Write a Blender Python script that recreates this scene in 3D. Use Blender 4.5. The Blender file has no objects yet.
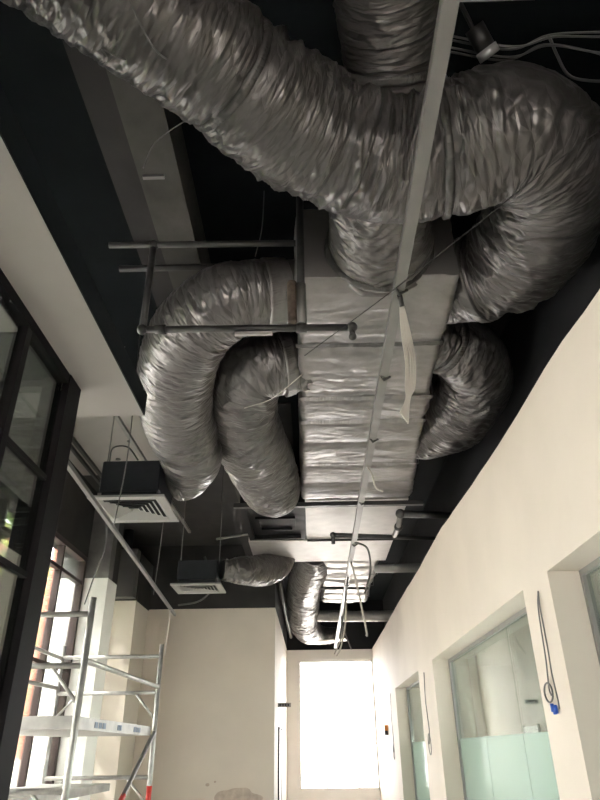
import bpy, bmesh, math, random
from mathutils import Vector, Matrix, noise
random.seed(7)
C = bpy.context.scene.collection
H = 1.5            # eye height; builders below take heights measured from the eye
PI = math.pi

# ------------------------------------------------------------------ materials
def mat(name, col, rough=.6, metal=0., bump=0., bscale=30., var=0., vscale=3., spec=.5):
    m = bpy.data.materials.new(name); m.use_nodes = True
    nt = m.node_tree; b = nt.nodes['Principled BSDF']
    b.inputs['Base Color'].default_value = (*col, 1); b.inputs['Roughness'].default_value = rough
    b.inputs['Metallic'].default_value = metal
    b.inputs['Specular IOR Level'].default_value = spec
    tc = nt.nodes.new('ShaderNodeTexCoord')
    if var:
        n = nt.nodes.new('ShaderNodeTexNoise'); n.inputs['Scale'].default_value = vscale; n.inputs['Detail'].default_value = 6
        nt.links.new(tc.outputs['Object'], n.inputs['Vector'])
        r = nt.nodes.new('ShaderNodeValToRGB')
        r.color_ramp.elements[0].position = .3; r.color_ramp.elements[1].position = .7
        r.color_ramp.elements[0].color = (*[c*(1-var) for c in col], 1)
        r.color_ramp.elements[1].color = (*[min(1, c*(1+var)) for c in col], 1)
        nt.links.new(n.outputs['Fac'], r.inputs['Fac']); nt.links.new(r.outputs['Color'], b.inputs['Base Color'])
    if bump:
        n = nt.nodes.new('ShaderNodeTexNoise'); n.inputs['Scale'].default_value = bscale; n.inputs['Detail'].default_value = 5
        nt.links.new(tc.outputs['Object'], n.inputs['Vector'])
        bp = nt.nodes.new('ShaderNodeBump'); bp.inputs['Strength'].default_value = bump; bp.inputs['Distance'].default_value = .01
        nt.links.new(n.outputs['Fac'], bp.inputs['Height']); nt.links.new(bp.outputs['Normal'], b.inputs['Normal'])
    return m

def foil(name, col, rough, metal, bs=.6, sx=9., sy=2.2):
    """crumpled plastic-faced foil; UV is in metres (u along the duct, v around it)"""
    m = bpy.data.materials.new(name); m.use_nodes = True
    nt = m.node_tree; L = nt.links.new; N = nt.nodes.new; b = nt.nodes['Principled BSDF']
    b.inputs['Metallic'].default_value = metal; b.inputs['Roughness'].default_value = rough
    tc = N('ShaderNodeUVMap'); mp = N('ShaderNodeMapping'); mp.inputs['Scale'].default_value = (sx, sy, 1)
    L(tc.outputs['UV'], mp.inputs['Vector'])
    n = N('ShaderNodeTexNoise'); n.noise_type = 'RIDGED_MULTIFRACTAL'; n.inputs['Scale'].default_value = 1.
    n.inputs['Detail'].default_value = 5; n.inputs['Distortion'].default_value = .9; n.inputs['Roughness'].default_value = .6
    L(mp.outputs['Vector'], n.inputs['Vector'])
    mp2 = N('ShaderNodeMapping'); mp2.inputs['Scale'].default_value = (sx*1.6, sy*3.2, 1); mp2.inputs['Rotation'].default_value = (0, 0, .5)
    L(tc.outputs['UV'], mp2.inputs['Vector'])
    v = N('ShaderNodeTexVoronoi'); v.feature = 'DISTANCE_TO_EDGE'; v.inputs['Scale'].default_value = 1.2
    L(mp2.outputs['Vector'], v.inputs['Vector'])
    mx = N('ShaderNodeMath'); mx.operation = 'MULTIPLY_ADD'; mx.inputs[1].default_value = .5
    L(v.outputs['Distance'], mx.inputs[0]); L(n.outputs['Fac'], mx.inputs[2])
    bp = N('ShaderNodeBump'); bp.inputs['Strength'].default_value = bs; bp.inputs['Distance'].default_value = .02
    L(mx.outputs[0], bp.inputs['Height']); L(bp.outputs['Normal'], b.inputs['Normal'])
    n2 = N('ShaderNodeTexNoise'); n2.inputs['Scale'].default_value = 5; n2.inputs['Detail'].default_value = 4
    L(tc.outputs['UV'], n2.inputs['Vector'])
    r = N('ShaderNodeValToRGB'); r.color_ramp.elements[0].position = .3; r.color_ramp.elements[1].position = .7
    r.color_ramp.elements[0].color = (*[c*.82 for c in col], 1); r.color_ramp.elements[1].color = (*[c*1.12 for c in col], 1)
    L(n2.outputs['Fac'], r.inputs['Fac']); L(r.outputs['Color'], b.inputs['Base Color'])
    return m

def glass(name, tint, refl=.12, frost=None, rough=0., edge=.75):
    m = bpy.data.materials.new(name); m.use_nodes = True
    nt = m.node_tree; nt.nodes.clear(); N = nt.nodes.new; L = nt.links.new
    o = N('ShaderNodeOutputMaterial'); t = N('ShaderNodeBsdfTransparent'); t.inputs['Color'].default_value = (*tint, 1)
    g = N('ShaderNodeBsdfGlossy'); g.inputs['Roughness'].default_value = rough; g.inputs['Color'].default_value = (.9, .95, .93, 1)
    f = N('ShaderNodeLayerWeight'); f.inputs['Blend'].default_value = .35
    a = N('ShaderNodeMath'); a.operation = 'MULTIPLY_ADD'; a.inputs[1].default_value = edge; a.inputs[2].default_value = refl; a.use_clamp = True
    L(f.outputs['Fresnel'], a.inputs[0])
    m1 = N('ShaderNodeMixShader'); L(a.outputs[0], m1.inputs['Fac']); L(t.outputs[0], m1.inputs[1]); L(g.outputs[0], m1.inputs[2])
    if frost:
        d = N('ShaderNodeBsdfTranslucent'); d.inputs['Color'].default_value = (*frost, 1)
        d2 = N('ShaderNodeBsdfDiffuse'); d2.inputs['Color'].default_value = (*frost, 1)
        m2 = N('ShaderNodeMixShader'); m2.inputs['Fac'].default_value = .5; L(d.outputs[0], m2.inputs[1]); L(d2.outputs[0], m2.inputs[2])
        m3 = N('ShaderNodeMixShader'); m3.inputs['Fac'].default_value = .5
        L(m1.outputs[0], m3.inputs[1]); L(m2.outputs[0], m3.inputs[2]); L(m3.outputs[0], o.inputs['Surface'])
    else:
        L(m1.outputs[0], o.inputs['Surface'])
    return m

M = dict(
    cream=mat('cream_paint', (.60, .54, .47), .7, bump=.08, bscale=14, var=.04, vscale=1.6),
    white=mat('white_paint', (.84, .82, .78), .6, bump=.05, var=.03),
    black=mat('black_paint', (.005, .007, .0088), .8, spec=.12, bump=.12, bscale=22, var=.25, vscale=2.5),
    blackwall=mat('black_wall_paint', (.014, .0145, .017), .7, spec=.2, bump=.1, bscale=18, var=.2, vscale=2),
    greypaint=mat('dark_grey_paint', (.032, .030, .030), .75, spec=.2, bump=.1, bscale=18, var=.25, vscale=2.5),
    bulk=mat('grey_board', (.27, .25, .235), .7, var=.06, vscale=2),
    concrete=mat('raw_concrete', (.055, .052, .047), .85, bump=.3, bscale=16, var=.25, vscale=4),
    conc_dark=mat('stained_concrete', (.15, .145, .14), .8, bump=.3, bscale=16, var=.35, vscale=4),
    floor=mat('pale_screed', (.6, .555, .535), .5, bump=.1, var=.12, vscale=1.5),
    foil=foil('grey_duct_foil', (.158, .150, .148), .33, .62, 1., 17, 2.2),
    foil2=foil('dark_duct_foil', (.122, .116, .114), .34, .6, 1., 17, 2.2),
    foilbox=foil('duct_board_foil', (.24, .228, .226), .4, .6, .6, 6, 2.4),
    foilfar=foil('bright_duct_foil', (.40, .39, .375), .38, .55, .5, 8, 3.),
    tape=foil('silver_tape', (.23, .22, .218), .3, .7, .5, 6, 12),
    tapedark=foil('grey_tape', (.09, .088, .085), .38, .6, .6, 8, 8),
    galv=mat('galvanised_steel', (.45, .43, .42), .5, .4, var=.1, vscale=7),
    channel=mat('primed_channel', (.185, .178, .172), .42, .35, var=.06, vscale=9),
    steel=mat('zinc_steel', (.2, .195, .19), .4, .7, var=.1, vscale=9),
    pipe=mat('black_pipe', (.036, .035, .035), .45, .2, var=.2, vscale=12),
    bronze=mat('dark_frame', (.0065, .0055, .006), .6, 0., spec=.06, var=.1, vscale=8),
    bframe=mat('brown_window_frame', (.03, .014, .012), .5, var=.1, vscale=8),
    acbox=mat('black_duct_board', (.012, .013, .016), .6, spec=.2, var=.15, vscale=12),
    acface=mat('grey_grille', (.24, .235, .225), .45, .1),
    casing=mat('grey_casing', (.075, .073, .072), .5, var=.1),
    deepblack=mat('matt_black_metal', (.005, .005, .006), .6, spec=.2),
    stain=mat('brown_plaster_stain', (.44, .365, .31), .8, var=.2, vscale=9),
    opposite=mat('grey_render', (.3, .29, .28), .9, var=.1),
    rust=mat('rusty_pipe_wrap', (.10, .075, .06), .8, .1, bump=.5, bscale=60, var=.4, vscale=24),
    alu=mat('aluminium_tube', (.42, .41, .39), .4, .55, var=.22, vscale=11),
    deck=mat('aluminium_deck', (.40, .39, .37), .5, .3, var=.15, vscale=8),
    ink=mat('faded_blue_ink', (.16, .2, .27), .6),
    red=mat('red_paint', (.55, .04, .03), .5, var=.2, vscale=20),
    wire=mat('black_wire', (.03, .03, .03), .5),
    greywire=mat('grey_cable', (.11, .107, .105), .5),
    whitewire=mat('white_cable', (.46, .43, .39), .5),
    blue=mat('blue_connector', (.02, .10, .5), .4),
    orange=mat('orange_plastic', (.8, .3, .06), .45),
    lampface=mat('silver_reflector', (.5, .5, .5), .35, .6),
    clear=glass('clear_glass', (.95, .95, .95), .03),
    part=glass('partition_glass', (.80, .82, .81), .06, edge=.4),
    green=glass('greenish_glass', (.84, .88, .865), .16),
    frost=glass('frosted_band', (.70, .83, .76), .10, (.30, .345, .32), .1),
    brick=None, leaf=mat('green_leaves', (.24, .32, .10), .6, var=.5, vscale=6),
    yleaf=mat('yellow_leaves', (.5, .47, .14), .6, var=.35, vscale=6),
    bark=mat('bark', (.12, .08, .05), .9), pave=mat('pavement', (.5, .48, .45), .9, var=.15),
    render=mat('pale_render', (.75, .72, .68), .9, var=.05))
def brickmat():
    m = bpy.data.materials.new('red_brick'); m.use_nodes = True; nt = m.node_tree
    b = nt.nodes['Principled BSDF']; b.inputs['Roughness'].default_value = .9
    tc = nt.nodes.new('ShaderNodeTexCoord'); sep = nt.nodes.new('ShaderNodeSeparateXYZ'); cb = nt.nodes.new('ShaderNodeCombineXYZ')
    ad = nt.nodes.new('ShaderNodeMath'); ad.operation = 'ADD'
    L = nt.links.new; L(tc.outputs['Object'], sep.inputs[0]); L(sep.outputs['X'], ad.inputs[0]); L(sep.outputs['Y'], ad.inputs[1])
    L(ad.outputs[0], cb.inputs['X']); L(sep.outputs['Z'], cb.inputs['Y'])
    k = nt.nodes.new('ShaderNodeTexBrick'); k.inputs['Scale'].default_value = 4.5
    k.inputs['Color1'].default_value = (.46, .14, .08, 1); k.inputs['Color2'].default_value = (.36, .10, .06, 1); k.inputs['Mortar'].default_value = (.5, .42, .36, 1)
    L(cb.outputs[0], k.inputs['Vector']); L(k.outputs['Color'], b.inputs['Base Color'])
    return m
M['brick'] = brickmat()

# ------------------------------------------------------------------ builders
def link(name, bm, m, parent=None, smooth=False):
    me = bpy.data.meshes.new(name)
    for v in bm.verts: v.co.z += H
    bm.normal_update(); bm.to_mesh(me); bm.free()
    for mm in (m if isinstance(m, (list, tuple)) else [m]): me.materials.append(mm)
    if smooth:
        for p in me.polygons: p.use_smooth = True
    o = bpy.data.objects.new(name, me); C.objects.link(o)
    if parent: o.parent = parent
    return o
def box(bm, x0, x1, y0, y1, z0, z1, mi=0):
    vs = [bm.verts.new(c) for c in ((x0,y0,z0),(x1,y0,z0),(x1,y1,z0),(x0,y1,z0),(x0,y0,z1),(x1,y0,z1),(x1,y1,z1),(x0,y1,z1))]
    for f in ((3,2,1,0),(4,5,6,7),(0,1,5,4),(1,2,6,5),(2,3,7,6),(3,0,4,7)):
        bm.faces.new([vs[i] for i in f]).material_index = mi
    return vs
def obox(bm, p, q, w, h, up=(0,0,1)):
    """box bar from p to q, width w, height h"""
    p = Vector(p); q = Vector(q); d = (q-p).normalized(); u = Vector(up)
    s = d.cross(u).normalized(); u = s.cross(d).normalized()
    vs = [bm.verts.new(c + s*(a*w/2) + u*(b*h/2)) for c in (p, q) for a, b in ((-1,-1),(1,-1),(1,1),(-1,1))]
    for f in ((3,2,1,0),(4,5,6,7),(0,1,5,4),(1,2,6,5),(2,3,7,6),(3,0,4,7)): bm.faces.new([vs[i] for i in f])
def tube(bm, pts, r, n=10, caps=True):
    pts = [Vector(p) for p in pts]; rings = []; prev = None
    for i, p in enumerate(pts):
        if i == 0: d = pts[1]-p
        elif i == len(pts)-1: d = p-pts[-2]
        else: d = (pts[i+1]-p).normalized() + (p-pts[i-1]).normalized()
        d.normalize()
        if prev is None: u = d.orthogonal().normalized()
        else: u = (prev - d*prev.dot(d)).normalized()
        prev = u; w = d.cross(u)
        k = 1.
        if 0 < i < len(pts)-1:
            c = (pts[i+1]-p).normalized().dot(d); k = 1/max(.5, c)
        rings.append([bm.verts.new(p + (u*math.cos(a)+w*math.sin(a))*r*(k if k < 1.5 else 1)) for a in (2*PI*j/n for j in range(n))])
    for a, b in zip(rings, rings[1:]):
        for j in range(n): bm.faces.new((a[j], a[(j+1)%n], b[(j+1)%n], b[j]))
    if caps: bm.faces.new(rings[0][::-1]); bm.faces.new(rings[-1])
def smoothpath(ctrl, n):
    """Catmull-Rom through the control points (any tuple length)"""
    P = [Vector(c) if len(c) < 5 else c for c in ctrl]
    P = [2*P[0]-P[1]] + P + [2*P[-1]-P[-2]]; out = []
    for i in range(1, len(P)-2):
        for k in range(n):
            t = k/n; a, b, c, d = P[i-1:i+3]
            out.append(.5*((2*b) + (c-a)*t + (2*a-5*b+4*c-d)*t*t + (3*b-a-3*c+d)*t**3))
    out.append(P[-2].copy()); return out
def bx(name, x0, x1, y0, y1, z0, z1, m, parent=None):
    bm = bmesh.new(); box(bm, x0, x1, y0, y1, z0, z1); return link(name, bm, m, parent)
def tb(name, pts, r, m, parent=None, n=10, smooth=True):
    bm = bmesh.new(); tube(bm, pts, r, n); return link(name, bm, m, parent, smooth)
def bar(name, p, q, w, h, m, parent=None, up=(0,0,1)):
    bm = bmesh.new(); obox(bm, p, q, w, h, up); return link(name, bm, m, parent)
def structure(o): o['kind'] = 'structure'; return o
def thing(name, label, cat, group=None):
    o = bpy.data.objects.new(name, None); C.objects.link(o); o.empty_display_size = .1
    return tag(o, label, cat, group)
def tag(o, label, cat, group=None, kind=None):
    o['label'] = label; o['category'] = cat
    if group: o['group'] = group
    if kind: o['kind'] = kind
    return o
def kids(o): return [c for c in bpy.data.objects if c.parent == o]
def settle():
    """put every thing's origin at the middle of its underside (vertices stay where they are)"""
    ch = {}
    for o in bpy.data.objects:
        if o.parent: ch.setdefault(o.parent.name, []).append(o)
    for r in [o for o in bpy.data.objects if o.parent is None and o.type in ('MESH', 'EMPTY')]:
        fam = [r]; i = 0
        while i < len(fam): fam += ch.get(fam[i].name, []); i += 1
        co = [v.co for o in fam if o.type == 'MESH' for v in o.data.vertices]
        if not co: continue
        c = Vector(((min(v.x for v in co)+max(v.x for v in co))/2, (min(v.y for v in co)+max(v.y for v in co))/2, min(v.z for v in co)))
        for o in fam:
            if o.type == 'MESH': o.data.transform(Matrix.Translation(-c))
        r.location = c

# ------------------------------------------------------------------ wrapped ducts
def ridge(v): return 1 - abs(noise.noise(v))*2
def duct_mesh(ctrl, seed, ds=.010, nth=150, wr=.05, crk=.02, sag=.04, cinch=(), flare=None):
    """ctrl: (x, y, z, r). Returns a bmesh with UV in metres. wr: ring folds, crk: crumple."""
    P = smoothpath([Vector(c) for c in ctrl], 40)
    # resample by length
    pts = [P[0]]; acc = 0
    L = [0]
    for a, b in zip(P, P[1:]): L.append(L[-1] + (b.xyz-a.xyz).length)
    tot = L[-1]; n = int(tot/ds); out = []; j = 0
    for i in range(n+1):
        s = tot*i/n
        while j < len(L)-2 and L[j+1] < s: j += 1
        t = (s-L[j])/max(1e-9, L[j+1]-L[j]); out.append((P[j].lerp(P[j+1], min(1, max(0, t))), s))
    bm = bmesh.new(); uv = bm.loops.layers.uv.new('UVMap'); rings = []; U = Vector((0, 0, 1)); prev = None
    rnd = random.Random(seed); off = Vector((rnd.uniform(0, 50), rnd.uniform(0, 50), rnd.uniform(0, 50)))
    for i, (p, s) in enumerate(out):
        a = out[max(0, i-1)][0].xyz; b = out[min(n, i+1)][0].xyz; d = (b-a).normalized()
        if prev is None:
            u = (U - d*U.dot(d)); u = u.normalized() if u.length > .2 else d.orthogonal().normalized()
        else: u = (prev - d*prev.dot(d)).normalized()
        prev = u; w = d.cross(u); r = p[3]
        # bend direction, inner side folds more
        a2 = out[max(0, i-8)][0].xyz; b2 = out[min(n, i+8)][0].xyz; bend = (a2+b2)/2 - p.xyz; bl = min(1, bend.length*12)
        bn = bend.normalized() if bend.length > 1e-4 else Vector((0, 0, 1))
        cin = 0.
        for (cs, dep, wd) in cinch:
            cin += dep*math.exp(-((s-cs*tot)/wd)**2)
        ring = []
        for k in range(nth):
            th = 2*PI*k/nth; c, sn = math.cos(th), math.sin(th); dirv = u*c + w*sn
            inner = max(0, dirv.dot(bn))*bl
            sk = s + .05*math.sin(th+seed) + .13*noise.noise(Vector((c*1.1, sn*1.1, s*1.5))+off)
            big = noise.noise(Vector((c*1.2, sn*1.2, s*2.6))+off)
            f1 = ridge(Vector((c*1.5, sn*1.5, sk*13))+off)
            f2 = ridge(Vector((c*2.3+s, sn*2.3, sk*29))+off*1.7)
            f3 = ridge(Vector((c*r*9+s*4, sn*r*9, s*22))+off*.6)
            f4 = ridge(Vector((c*r*15+s*9, sn*r*15, s*48))+off*2.1)
            sw = noise.noise(Vector((c*1.1+3, sn*1.1, s*2.3))+off*.3)
            amp = (.85 + 1.1*max(-.6, min(.8, sw*1.8))) + 1.3*inner
            rr = r*(1 + sag*big + wr*amp*(f1-.55) + wr*.55*amp*(f2-.5) + crk*(f3-.5) + crk*.5*(f4-.5) - cin*(1+.5*f3))
            ring.append(bm.verts.new(p.xyz + dirv*rr))
        rings.append((ring, s, r))
    for (A, sa, ra), (B, sb, rb) in zip(rings, rings[1:]):
        for k in range(nth):
            k2 = (k+1) % nth
            f = bm.faces.new((A[k], A[k2], B[k2], B[k])); f.smooth = True
            va, vb = k/nth*2*PI*ra, (k+1)/nth*2*PI*ra
            for lp, q in zip(f.loops, ((sa, va), (sa, vb), (sb, vb), (sb, va))): lp[uv].uv = q
    bm.faces.new(rings[0][0][::-1]); bm.faces.new(rings[-1][0])
    return bm, out, tot
def band_mesh(out, tot, frac, width, scale, seed):
    """a tape wrap round the duct at a fraction of its length"""
    i0 = min(range(len(out)), key=lambda i: abs(out[i][1]-(frac*tot-width/2)))
    i1 = min(range(len(out)), key=lambda i: abs(out[i][1]-(frac*tot+width/2)))
    i1 = max(i1, i0+2)
    bm = bmesh.new(); uv = bm.loops.layers.uv.new('UVMap'); rings = []; nth = 96; U = Vector((0, 0, 1))
    d = (out[min(len(out)-1, i1)][0].xyz - out[max(0, i0-1)][0].xyz).normalized()
    u = U - d*U.dot(d); u = u.normalized() if u.length > .2 else d.orthogonal().normalized(); w = d.cross(u)
    off = Vector((seed*3.3, seed*1.7, 0))
    for i in range(i0, i1+1):
        p, s = out[i]; ring = []
        edge = .94 if i in (i0, i1) else 1
        for k in range(nth):
            th = 2*PI*k/nth; c, sn = math.cos(th), math.sin(th)
            rr = p[3]*scale*edge*(1+.03*noise.noise(Vector((c*2, sn*2, s*12))+off) + .012*ridge(Vector((c*7, sn*7, s*25))+off))
            ring.append(bm.verts.new(p.xyz + (u*c+w*sn)*rr))
        rings.append((ring, s, p[3]))
    for (A, sa, ra), (B, sb, rb) in zip(rings, rings[1:]):
        for k in range(nth):
            k2 = (k+1) % nth; f = bm.faces.new((A[k], A[k2], B[k2], B[k])); f.smooth = True
            va, vb = k/nth*2*PI*ra, (k+1)/nth*2*PI*ra
            for lp, q in zip(f.loops, ((sa, va), (sa, vb), (sb, vb), (sb, va))): lp[uv].uv = q
    return bm
def flex(name, label, ctrl, seed, m, bands=(), bm_=None, **kw):
    t = thing(name, label, 'duct', None)
    bm, out, tot = duct_mesh(ctrl, seed, **kw)
    link('foil_sleeve', bm, m, t)
    for k, (fr, wd, sc) in enumerate(bands):
        link('tape_band', band_mesh(out, tot, fr, wd, sc, seed+k), bm_ or M['tapedark'], t)
    return t

def wrapped_box(ctrl, seams, seed, m, nseg=None, puff=.02, ds=.018, nper=150, wr=.006):
    """ctrl: list of (y, x0, x1, z0, z1); quilted foil board duct between seam positions"""
    y0, y1 = ctrl[0][0], ctrl[-1][0]; n = int((y1-y0)/ds)
    bm = bmesh.new(); uv = bm.loops.layers.uv.new('UVMap'); rings = []
    off = Vector((seed*7.1, seed*2.3, 1.))
    ss = [y0] + list(seams) + [y1]
    for i in range(n+1):
        y = y0 + (y1-y0)*i/n
        for a, b in zip(ctrl, ctrl[1:]):
            if a[0] <= y <= b[0]+1e-6: t = (y-a[0])/(b[0]-a[0]); x0, x1, z0, z1 = [a[q]+(b[q]-a[q])*t for q in range(1, 5)]; break
        for a, b in zip(ss, ss[1:]):
            if a <= y <= b+1e-6: t = (y-a)/(b-a); pf = (4*t*(1-t))**.45; ln = b-a; break
        ring = []; per = 2*((x1-x0)+(z1-z0)); rc = .045
        for k in range(nper):
            q = per*k/nper; w, h = x1-x0, z1-z0
            if q < w: px, pz, nx, nz = x0+q, z0, 0, -1; e = min(q, w-q)/w
            elif q < w+h: px, pz, nx, nz = x1, z0+q-w, 1, 0; e = min(q-w, w+h-q)/h
            elif q < 2*w+h: px, pz, nx, nz = x1-(q-w-h), z1, 0, 1; e = min(q-w-h, 2*w+h-q)/w
            else: px, pz, nx, nz = x0, z1-(q-2*w-h), -1, 0; e = min(q-2*w-h, per-q)/h
            ee = (4*e*(1-e))**.5 if 0 < e < 1 else 0
            # rounded corners
            cx = min(max(px, x0+rc), x1-rc); cz = min(max(pz, z0+rc), z1-rc)
            dv = Vector((px-cx, 0, pz-cz))
            if dv.length > rc: dv = dv.normalized()*rc
            base = Vector((cx, y, cz)) + dv; nn = dv.normalized() if dv.length > 1e-5 else Vector((nx, 0, nz))
            v3 = Vector((px, y, pz))
            dsp = puff*(pf-.6)*(.4+.6*ee) + wr*2.5*noise.noise(v3*3+off) + wr*ridge(Vector((px*3, y*14+noise.noise(v3*2+off)*1.2, pz*3))+off) + wr*.6*ridge(v3*16+off)
            if pf < .75: dsp -= .004 + .016*max(0, noise.noise(Vector((px*13, y*3, pz*13))+off))
            ring.append(bm.verts.new(base + nn*dsp))
        rings.append((ring, y, per))
    for (A, ya, pa), (B, yb, pb) in zip(rings, rings[1:]):
        for k in range(nper):
            k2 = (k+1) % nper; f = bm.faces.new((A[k], A[k2], B[k2], B[k])); f.smooth = True
            va, vb = pa*k/nper, pa*(k+1)/nper
            for lp, q in zip(f.loops, ((ya, va), (ya, vb), (yb, vb), (yb, va))): lp[uv].uv = q
    bm.faces.new(rings[0][0][::-1]); bm.faces.new(rings[-1][0])
    return bm
def strap_mesh(x0, x1, y, w, z0, z1, t, seed):
    """a ring of tape round a rectangular duct with ragged edges"""
    bm = bmesh.new(); uv = bm.loops.layers.uv.new('UVMap')
    per = [(x0-t, z0-t), (x1+t, z0-t), (x1+t, z1+t), (x0-t, z1+t)]
    pts = []
    for a, b in zip(per, per[1:]+per[:1]):
        for k in range(24): pts.append((a[0]+(b[0]-a[0])*k/24, a[1]+(b[1]-a[1])*k/24))
    rings = []
    for j, dy in enumerate((-w/2, 0, w/2)):
        ring = []
        for k, (px, pz) in enumerate(pts):
            n1 = noise.noise(Vector((px*5, pz*5, seed+j*3))); n2 = noise.noise(Vector((px*17, pz*17, seed+9)))
            cx, cz = (x0+x1)/2, (z0+z1)/2
            ring.append(bm.verts.new((px+.004*n2*(1 if px > cx else -1), y+dy+.012*n1, pz+(-.006*n2 if pz < cz else 0))))
        rings.append(ring)
    for A, B in zip(rings, rings[1:]):
        for k in range(len(pts)):
            k2 = (k+1) % len(pts); f = bm.faces.new((A[k], A[k2], B[k2], B[k])); f.smooth = True
            for lp, q in zip(f.loops, ((0, k*.03), (0, k*.03+.03), (.03, k*.03+.03), (.03, k*.03))): lp[uv].uv = q
    return bm

# ================================================================== THE SETTING
ZC = 3.45
structure(bx('floor', -3.7, 5.2, -4.2, 17.6, -1.62, -1.5, M['floor']))
structure(bx('ceiling', -3.7, 5.2, -4.2, 17.6, ZC, ZC+.2, M['black']))
# bare and grey areas of the slab soffit (boards fixed under the slab)
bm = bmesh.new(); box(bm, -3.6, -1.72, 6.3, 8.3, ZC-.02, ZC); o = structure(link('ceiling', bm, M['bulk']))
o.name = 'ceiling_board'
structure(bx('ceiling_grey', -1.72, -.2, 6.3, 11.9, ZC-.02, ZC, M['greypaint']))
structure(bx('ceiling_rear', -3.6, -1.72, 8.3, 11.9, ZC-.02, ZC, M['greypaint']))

# right wall: cream partition with three openings, its ragged top line, and the darker wall set back above it
XR, TH = 1.5, .26
top = [(-4, 2.0), (2.6, 2.04), (3.3, 2.10), (4.02, 2.09), (5.3, 2.12), (7.2, 2.22), (9., 2.2), (11.2, 2.23), (14, 2.22), (17.3, 2.24)]
def topz(y):
    for a, b in zip(top, top[1:]):
        if a[0] <= y <= b[0]: return a[1]+(b[1]-a[1])*(y-a[0])/(b[0]-a[0])
    return top[-1][1]
ops = [(1.2, 4.10), (4.64, 8.63), (9.87, 12.83)]
bm = bmesh.new()
def wallseg(y0, y1, z0, ztop=None):
    ys = [y0] + [y0+(y1-y0)*k/max(1, int((y1-y0)/.3)) for k in range(1, max(1, int((y1-y0)/.3)))] + [y1]
    for a, b in zip(ys, ys[1:]):
        vs = box(bm, XR, XR+TH, a, b, z0, 1.)
        for i, v in enumerate(vs):
            if i >= 4: v.co.z = topz(v.co.y) + .012*noise.noise(Vector((0, v.co.y*2, 3)))
cur = -4.
for a, b in ops:
    wallseg(cur, a, -1.5); wallseg(a, b, .98); cur = b
wallseg(cur, 17.3, -1.5)
structure(link('wall_right', bm, M['cream']))
structure(bx('wall_upper', 1.86, 2.0, -4, 17.3, 1.9, ZC, M['blackwall']))
# set-back wall ledge is the top of the cream partition; the block, end wall, rear wall
structure(bx('wall_block', -2.98, -.67, 11.9, 17.3, -1.5, 2.27, M['cream']))
structure(bx('wall_block_upper', -3.6, -.672, 11.88, 17.3, 2.27, ZC, M['greypaint']))
structure(bx('wall_block_side', -3.7, -2.98, 11.88, 12.1, -1.5, 2.27, M['cream']))
structure(bx('wall_column', -3.6, -2.98, 11., 11.88, -1.5, 2.25, M['cream']))
structure(bx('wall_column_upper', -3.6, -2.96, 10.98, 11.88, 2.25, 3.05, M['greypaint']))
structure(bx('wall_pilaster', -3.6, -2.87, 9., 9.45, -1.5, 2.16, M['white']))
structure(bx('wall_pilaster_upper', -3.6, -2.87, 8.995, 9.2, 2.16, ZC, M['conc_dark']))
bm = bmesh.new(); box(bm, -3.75, -3.6, 9.45, 9.55, -1.5, ZC); box(bm, -3.75, -3.6, 10.9, 12, -1.5, ZC); box(bm, -3.75, -3.6, 9.55, 10.9, 2.45, ZC); box(bm, -3.75, -3.6, 9.55, 10.9, -1.5, -1.3)
structure(link('wall_left_rear', bm, M['greypaint']))  # gap left for the added window behind the pilaster
bm = bmesh.new()
box(bm, -.67, -.37, 17.3, 17.5, -1.5, 2.24); box(bm, 1.5, 1.95, 17.3, 17.5, -1.5, 2.24); box(bm, -.37, 1.5, 17.3, 17.5, 2.0, 2.24); box(bm, -.37, 1.5, 17.3, 17.5, -1.5, -.83)
structure(link('wall_end', bm, M['white']))
structure(bx('wall_end_upper', -.672, 1.95, 17.28, 17.5, 2.24, ZC, M['blackwall']))
bm = bmesh.new()
for q in ((-3.7, -.8, -1.5, ZC), (1.0, 5.2, -1.5, ZC), (-.8, 1.0, 1.1, ZC), (-.8, 1.0, -1.5, -1.3)): box(bm, q[0], q[1], -4.2, -4, q[2], q[3])
structure(link('wall_rear', bm, M['cream']))  # gap left for the added window behind the camera
# left wall: band above the windows and piers
bm = bmesh.new(); box(bm, -3.5, -3.2, -4, 9., 2.45, ZC)
structure(link('wall_left', bm, M['greypaint']))
structure(bx('wall_left_sill', -3.5, -3.2, -4, 9, -1.5, -1.3, M['white']))
# bulkhead over the glazed partition: pale board underneath, black painted cheek
structure(bx('ceiling_bulkhead', -3.2, -.838, -4, 2.85, 1.5, 1.56, M['bulk']))
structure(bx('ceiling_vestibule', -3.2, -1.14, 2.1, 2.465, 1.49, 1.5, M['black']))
structure(bx('ceiling_bulkhead_cheek', -.838, -.832, -4, 2.85, 1.5, 1.62, M['black']))
structure(bx('ceiling_bulkhead_front', -3.2, -.838, -4, 2.84, 1.56, 1.61, M['black']))
structure(bx('wall_pilaster_side', -3.6, -2.87, 9.2, 9.45, 2.16, ZC, M['greypaint']))
# beams under the slab, near left
structure(bx('beam', -.327*3.1, -.246*3.1, -4, 17, 3.1, ZC, M['concrete']))
structure(bx('beam_side', -.385*3.1, -.328*3.1, -4, 11.8, 3.12, ZC, M['greypaint']))
for k, (xa, ya, xb, yb) in enumerate(((-.92, 2.72, -.83, 2.82), (-1.16, 2.55, -1.11, 2.6))):
    pass

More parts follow.
